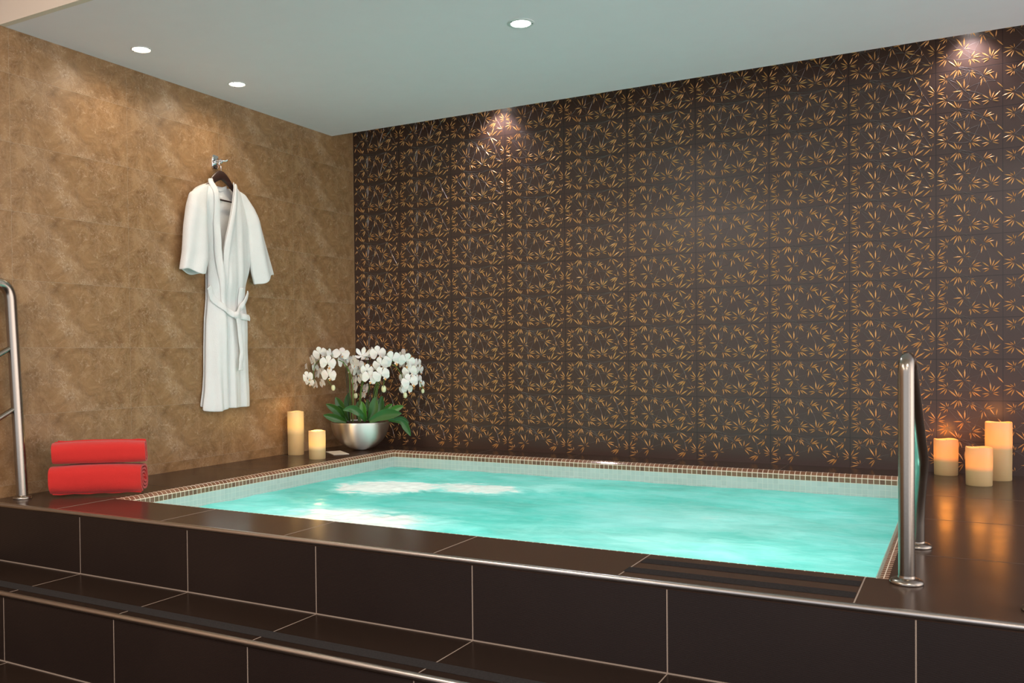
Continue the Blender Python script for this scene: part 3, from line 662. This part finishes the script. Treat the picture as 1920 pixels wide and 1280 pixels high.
# ------------------------------------------------------------ orchid bowl
FL = [[0.089,-0.488,0.618,0.0382,"f"],[0.038,-0.471,0.589,0.0312,"l"],[0.036,-0.519,0.573,0.0312,"l"],[0.035,-0.589,0.536,0.0208,"s"],[0.034,-0.557,0.47,0.0312,"f"],[0.033,-0.546,0.432,0.0277,"f"],[0.035,-0.499,0.416,0.0312,"l"],[0.033,-0.476,0.481,0.0277,"b"],[0.032,-0.476,0.527,0.0277,"b"],[0.153,-0.498,0.548,0.0434,"f"],[0.093,-0.488,0.499,0.0312,"l"],[0.164,-0.505,0.472,0.0416,"f"],[0.099,-0.497,0.427,0.0277,"l"],[0.146,-0.455,0.609,0.0347,"b"],[0.215,-0.439,0.612,0.0451,"u"],[0.191,-0.384,0.556,0.0416,"b"],[0.219,-0.369,0.507,0.0312,"b"],[0.277,-0.392,0.556,0.0382,"l"],[0.288,-0.352,0.538,0.0347,"f"],[0.264,-0.343,0.493,0.0312,"r"],[0.309,-0.364,0.455,0.0312,"l"],[0.231,-0.34,0.44,0.0312,"b"],[0.228,-0.331,0.391,0.0277,"b"],[0.338,-0.38,0.597,0.0416,"u"],[0.333,-0.325,0.593,0.0347,"u"],[0.376,-0.382,0.504,0.0347,"f"],[0.401,-0.392,0.45,0.0416,"f"],[0.288,-0.297,0.383,0.0312,"b"],[0.277,-0.304,0.345,0.0277,"b"],[0.425,-0.318,0.61,0.0434,"f"],[0.352,-0.291,0.62,0.0312,"l"],[0.464,-0.343,0.541,0.0416,"f"],[0.482,-0.357,0.476,0.0451,"f"],[0.381,-0.298,0.53,0.0312,"b"],[0.521,-0.287,0.571,0.0486,"f"],[0.442,-0.239,0.592,0.0347,"b"],[0.514,-0.199,0.542,0.0312,"b"],[0.579,-0.231,0.553,0.0451,"f"],[0.603,-0.194,0.545,0.0347,"r"],[0.507,-0.179,0.611,0.0347,"b"],[0.612,-0.143,0.548,0.0312,"r"],[0.608,-0.226,0.494,0.0416,"f"],[0.62,-0.139,0.502,0.0312,"r"],[0.618,-0.234,0.429,0.0451,"f"],[0.626,-0.159,0.444,0.0312,"r"],[0.632,-0.133,0.415,0.0243,"r"],[0.529,-0.215,0.442,0.0312,"l"],[0.542,-0.231,0.387,0.0277,"l"],[0.575,-0.213,0.38,0.0312,"f"],[0.219,-0.356,0.58,0.0277,"b"]]
BD = [[0.18,-0.497,0.407,0.0173],[0.467,-0.343,0.397,0.0208],[0.56,-0.234,0.353,0.0173],[0.246,-0.344,0.35,0.0173],[0.643,-0.151,0.378,0.0139]]
ST = [[[0.248,-0.381,0.174],[0.249,-0.378,0.323],[0.246,-0.378,0.445],[0.234,-0.395,0.511],[0.21,-0.419,0.564],[0.177,-0.438,0.585],[0.129,-0.466,0.575],[0.096,-0.485,0.548],[0.117,-0.497,0.5],[0.144,-0.494,0.444],[0.177,-0.498,0.411]],[[0.215,-0.365,0.172],[0.213,-0.363,0.357],[0.207,-0.364,0.497],[0.177,-0.403,0.588],[0.129,-0.442,0.609],[0.08,-0.47,0.596],[0.038,-0.495,0.562],[0.032,-0.511,0.5],[0.032,-0.5,0.447],[0.047,-0.492,0.406]],[[0.255,-0.331,0.171],[0.261,-0.325,0.321],[0.285,-0.32,0.461],[0.321,-0.333,0.531],[0.333,-0.325,0.579],[0.333,-0.348,0.607]],[[0.29,-0.357,0.174],[0.294,-0.352,0.358],[0.324,-0.356,0.462],[0.362,-0.367,0.514],[0.379,-0.37,0.456],[0.333,-0.329,0.357]],[[0.365,-0.337,0.175],[0.383,-0.335,0.324],[0.407,-0.332,0.42],[0.404,-0.344,0.496],[0.41,-0.339,0.545],[0.422,-0.32,0.579],[0.469,-0.329,0.531],[0.474,-0.35,0.456],[0.465,-0.345,0.401]],[[0.321,-0.304,0.171],[0.352,-0.295,0.356],[0.399,-0.289,0.495],[0.447,-0.284,0.55],[0.494,-0.268,0.55],[0.525,-0.24,0.505],[0.537,-0.222,0.452],[0.551,-0.226,0.397],[0.56,-0.234,0.356]],[[0.363,-0.315,0.173],[0.387,-0.297,0.391],[0.429,-0.271,0.529],[0.51,-0.247,0.584],[0.567,-0.203,0.563],[0.604,-0.171,0.507],[0.625,-0.16,0.444],[0.64,-0.152,0.388]]]
LV = [[[[0.236,-0.445,0.189],[0.207,-0.495,0.26],[0.157,-0.546,0.306]],0.0277],[[[0.26,-0.466,0.188],[0.225,-0.532,0.215],[0.173,-0.596,0.238]],0.0277],[[[0.218,-0.398,0.189],[0.182,-0.417,0.272],[0.149,-0.435,0.345]],0.0312],[[[0.198,-0.352,0.185],[0.189,-0.355,0.286],[0.198,-0.349,0.374]],0.0277],[[[0.396,-0.446,0.194],[0.39,-0.494,0.244],[0.355,-0.537,0.279],[0.317,-0.582,0.271]],0.0277],[[[0.396,-0.446,0.2],[0.387,-0.461,0.262],[0.378,-0.465,0.323]],0.0243],[[[0.39,-0.414,0.195],[0.42,-0.396,0.266],[0.432,-0.388,0.347]],0.0347],[[[0.425,-0.452,0.195],[0.518,-0.421,0.239],[0.631,-0.39,0.247]],0.0382],[[[0.388,-0.277,0.195],[0.385,-0.266,0.278],[0.397,-0.258,0.348]],0.0277],[[[0.388,-0.254,0.201],[0.413,-0.239,0.256],[0.449,-0.217,0.294]],0.0208],[[[0.429,-0.277,0.207],[0.477,-0.248,0.258],[0.534,-0.215,0.282]],0.0243],[[[0.503,-0.35,0.2],[0.579,-0.317,0.19],[0.609,-0.301,0.149],[0.632,-0.289,0.097]],0.0243],[[[0.479,-0.271,0.194],[0.533,-0.24,0.204],[0.575,-0.216,0.172]],0.0139],[[[0.343,-0.441,0.192],[0.331,-0.447,0.26],[0.334,-0.444,0.321]],0.0139],[[[0.221,-0.442,0.195],[0.212,-0.458,0.258],[0.183,-0.486,0.286]],0.0243],[[[0.328,-0.265,0.182],[0.298,-0.27,0.266],[0.286,-0.276,0.326]],0.0208]]
BC = (.285, -.352, 0)
oc = thing('potted_orchid', BC, 'white orchids with green leaves in a round brushed metal bowl in the pool corner', 'potted plant')
b = MB(); R_ = .190; prof = []
for i in range(25):
    a = math.pi / 2 * i / 24; prof.append((max(.0001, R_ * math.sin(a) ** .92) if i else .0001, .183 * (1 - math.cos(a) ** 1.05)))
prof[0] = (.0001, .001); prof += [(R_ - .002, .1855), (R_ - .006, .184)] + [((R_ - .006) * math.sin(math.pi / 2 * (1 - i / 8)) ** .9 if i < 8 else .0001, .186 - .175 * math.sin(math.pi / 2 * i / 8)) for i in range(1, 9)]
b.lathe(prof, BC, 72); b.build('bowl', M['bowl'], oc, BC)
b = MB(); rs = random.Random(4); rows = []
for i in range(12):
    rows.append([(BC[0] + (.182 * i / 11 + .0001) * math.cos(2 * math.pi * k / 40), BC[1] + (.182 * i / 11 + .0001) * math.sin(2 * math.pi * k / 40), .170 + .010 * (1 - (i / 11) ** 2) + rs.uniform(-.004, .006)) for k in range(40)])
b.grid(rows, closed=True); b.build('bark_mulch', M['soil'], oc, BC)
for i, (pts, hw) in enumerate(LV):
    P = smooth_curve(pts, 6); b = MB(); rows = []; n = len(P)
    V = Vector((.4976, -.867, .0))   # leaves open towards the room
    for j, p in enumerate(P):
        t = j / (n - 1); d = (P[min(j + 1, n - 1)] - P[max(j - 1, 0)]).normalized(); s = d.cross(V)
        if s.length < .2: s = Vector((0, 0, 1))
        s.normalize(); s = (s + Vector((0, 0, .25)) * (1 if s.z > 0 else -1)).normalized(); up = s.cross(d).normalized()
        w = hw * max(.02, min(1.0, (.30 + 1.25 * t)) * (1 - max(0, (t - .5) / .5) ** 1.9))
        rows.append([p + s * w * q + up * (abs(q) ** 1.5 * w * .32) for q in (-1, -.75, -.45, -.15, 0, .15, .45, .75, 1)])
    b.grid(rows); o = b.build('leaf', M['leaflight'] if i in (5, 9, 10) else M['leaf'], oc, BC)
    m = o.modifiers.new('thickness', 'SOLIDIFY'); m.thickness = .0022
    m = o.modifiers.new('smooth', 'SUBSURF'); m.levels = m.render_levels = 1
for i, pts in enumerate(ST):
    P = smooth_curve(pts, 6); n = len(P); b = MB(); b.tube(P, [.0034 - .0018 * k / (n - 1) for k in range(n)], 10); b.build('stem', M['stem'], oc, BC)
    q = Vector(pts[0]); top = P[int(n * (.28 if i % 2 else .36))]; b = MB(); b.tube([q + Vector((-.008, .004, -.004)), top + Vector((-.005, .003, .01))], .0022, 8); b.build('support_stake', M['stake'], oc, BC)
def petal(b, ang, L, Wd, cup, z0, m=0, root=.12):
    rows = []
    for j in range(7):
        t = j / 6; w = Wd * (root + (1 - root) * math.sin(math.pi * min(1, t * .55 + .02)) ** 1.2) if t < .7 else Wd * math.sqrt(max(.0, 1 - ((t - .66) / .345) ** 2)) * .96
        w = max(w, Wd * .03); row = []
        for q in (-1, -.6, 0, .6, 1):
            r = .04 * L + L * t; x, y = r, q * w; z = z0 + cup * L * t * t - .16 * q * q * w + .03 * L * math.sin(q * 4 + t * 5)
            row.append((x * math.cos(ang) - y * math.sin(ang), x * math.sin(ang) + y * math.cos(ang), z))
        rows.append(row)
    b.grid(rows, m)
def flower_mesh(kind):
    b = MB(); R2 = math.radians
    if kind == 'open':
        for a in (90, 210, 330): petal(b, R2(a), 1.0, .42, -.12, -.04)
        for a in (12, 168): petal(b, R2(a), 1.05, .62, -.06, .03, root=.1)
    else:
        for a in (80, 140, 215, 290, 20): petal(b, R2(a), 1.05, .34, .55, 0)
    return b
def lip_mesh():
    b = MB(); petal(b, math.radians(270), .42, .14, .5, .08, 0); petal(b, math.radians(225), .26, .1, .9, .08, 1); petal(b, math.radians(315), .26, .1, .9, .08, 1)
    b.tube([(0, 0, .0), (0, .03, .14), (0, .0, .22)], [.07, .06, .03], 8, 1); return b
fo = flower_mesh('open').build('flower', M['petal'], oc, BC); fc = flower_mesh('cup').build('flower', M['petal'], oc, BC)
for o_ in (fo, fc):
    m = o_.modifiers.new('smooth', 'SUBSURF'); m.levels = m.render_levels = 1
lo = lip_mesh().build('flower_lip', [M['lip'], M['petal']]); lo.parent = fo; lo.location = (0, 0, 0)
lc = lo.copy(); C.objects.link(lc); lc.parent = fc
proto = {'o': (fo, lo), 'c': (fc, lc)}
VIEW = Vector((.55, -.80, -.02)).normalized(); RT = Vector((.867, .497, 0)); rf = random.Random(11); first = {'o': True, 'c': True}
for x, y, z, r, k in FL:
    d = VIEW.copy()
    d += RT * {'f': rf.uniform(-.35, .35), 'l': -1.3, 's': -2.2, 'r': 1.3, 'b': rf.choice((-1, 1)) * .9, 'u': 0}[k] + Vector((0, 0, {'u': .75, 'b': .3}.get(k, rf.uniform(-.35, .15))))
    if k == 'b': d -= VIEW * .4
    d.normalize(); q = 'c' if k == 'u' and r < .042 else 'o'
    if first[q]: f, l = proto[q]; first[q] = False
    else:
        f = proto[q][0].copy(); C.objects.link(f); f.parent = oc; l = proto[q][1].copy(); C.objects.link(l); l.parent = f
    zax = d; up = Vector((0, 0, 1)); xa = up.cross(zax).normalized(); ya = zax.cross(xa); rot = Matrix((xa, ya, zax)).transposed() @ Matrix.Rotation(rf.uniform(-.4, .4), 3, 'Z')
    f.matrix_basis = Matrix.Translation((x - BC[0], y - BC[1], z)) @ rot.to_4x4() @ Matrix.Scale(r * 1.14, 4)
b0 = None
for x, y, z, r in BD:
    if b0 is None:
        b = MB(); vs = []
        for i in range(9):
            for k in range(12):
                a = math.pi * i / 8; q = 2 * math.pi * k / 12; s = math.sin(a) ** .8 if 0 < i < 8 else 0.001; vs.append((.8 * s * math.cos(q), .8 * s * math.sin(q) * (.85), -1.1 * math.cos(a)))
        b.add(vs, [(i * 12 + k, i * 12 + (k + 1) % 12, (i + 1) * 12 + (k + 1) % 12, (i + 1) * 12 + k) for i in range(8) for k in range(12)], smooth=True)
        b0 = b.build('flower_bud', M['bud'], oc, BC); f = b0
    else: f = b0.copy(); C.objects.link(f); f.parent = oc
    f.location = (x - BC[0], y - BC[1], z); f.scale = (r, r, r)
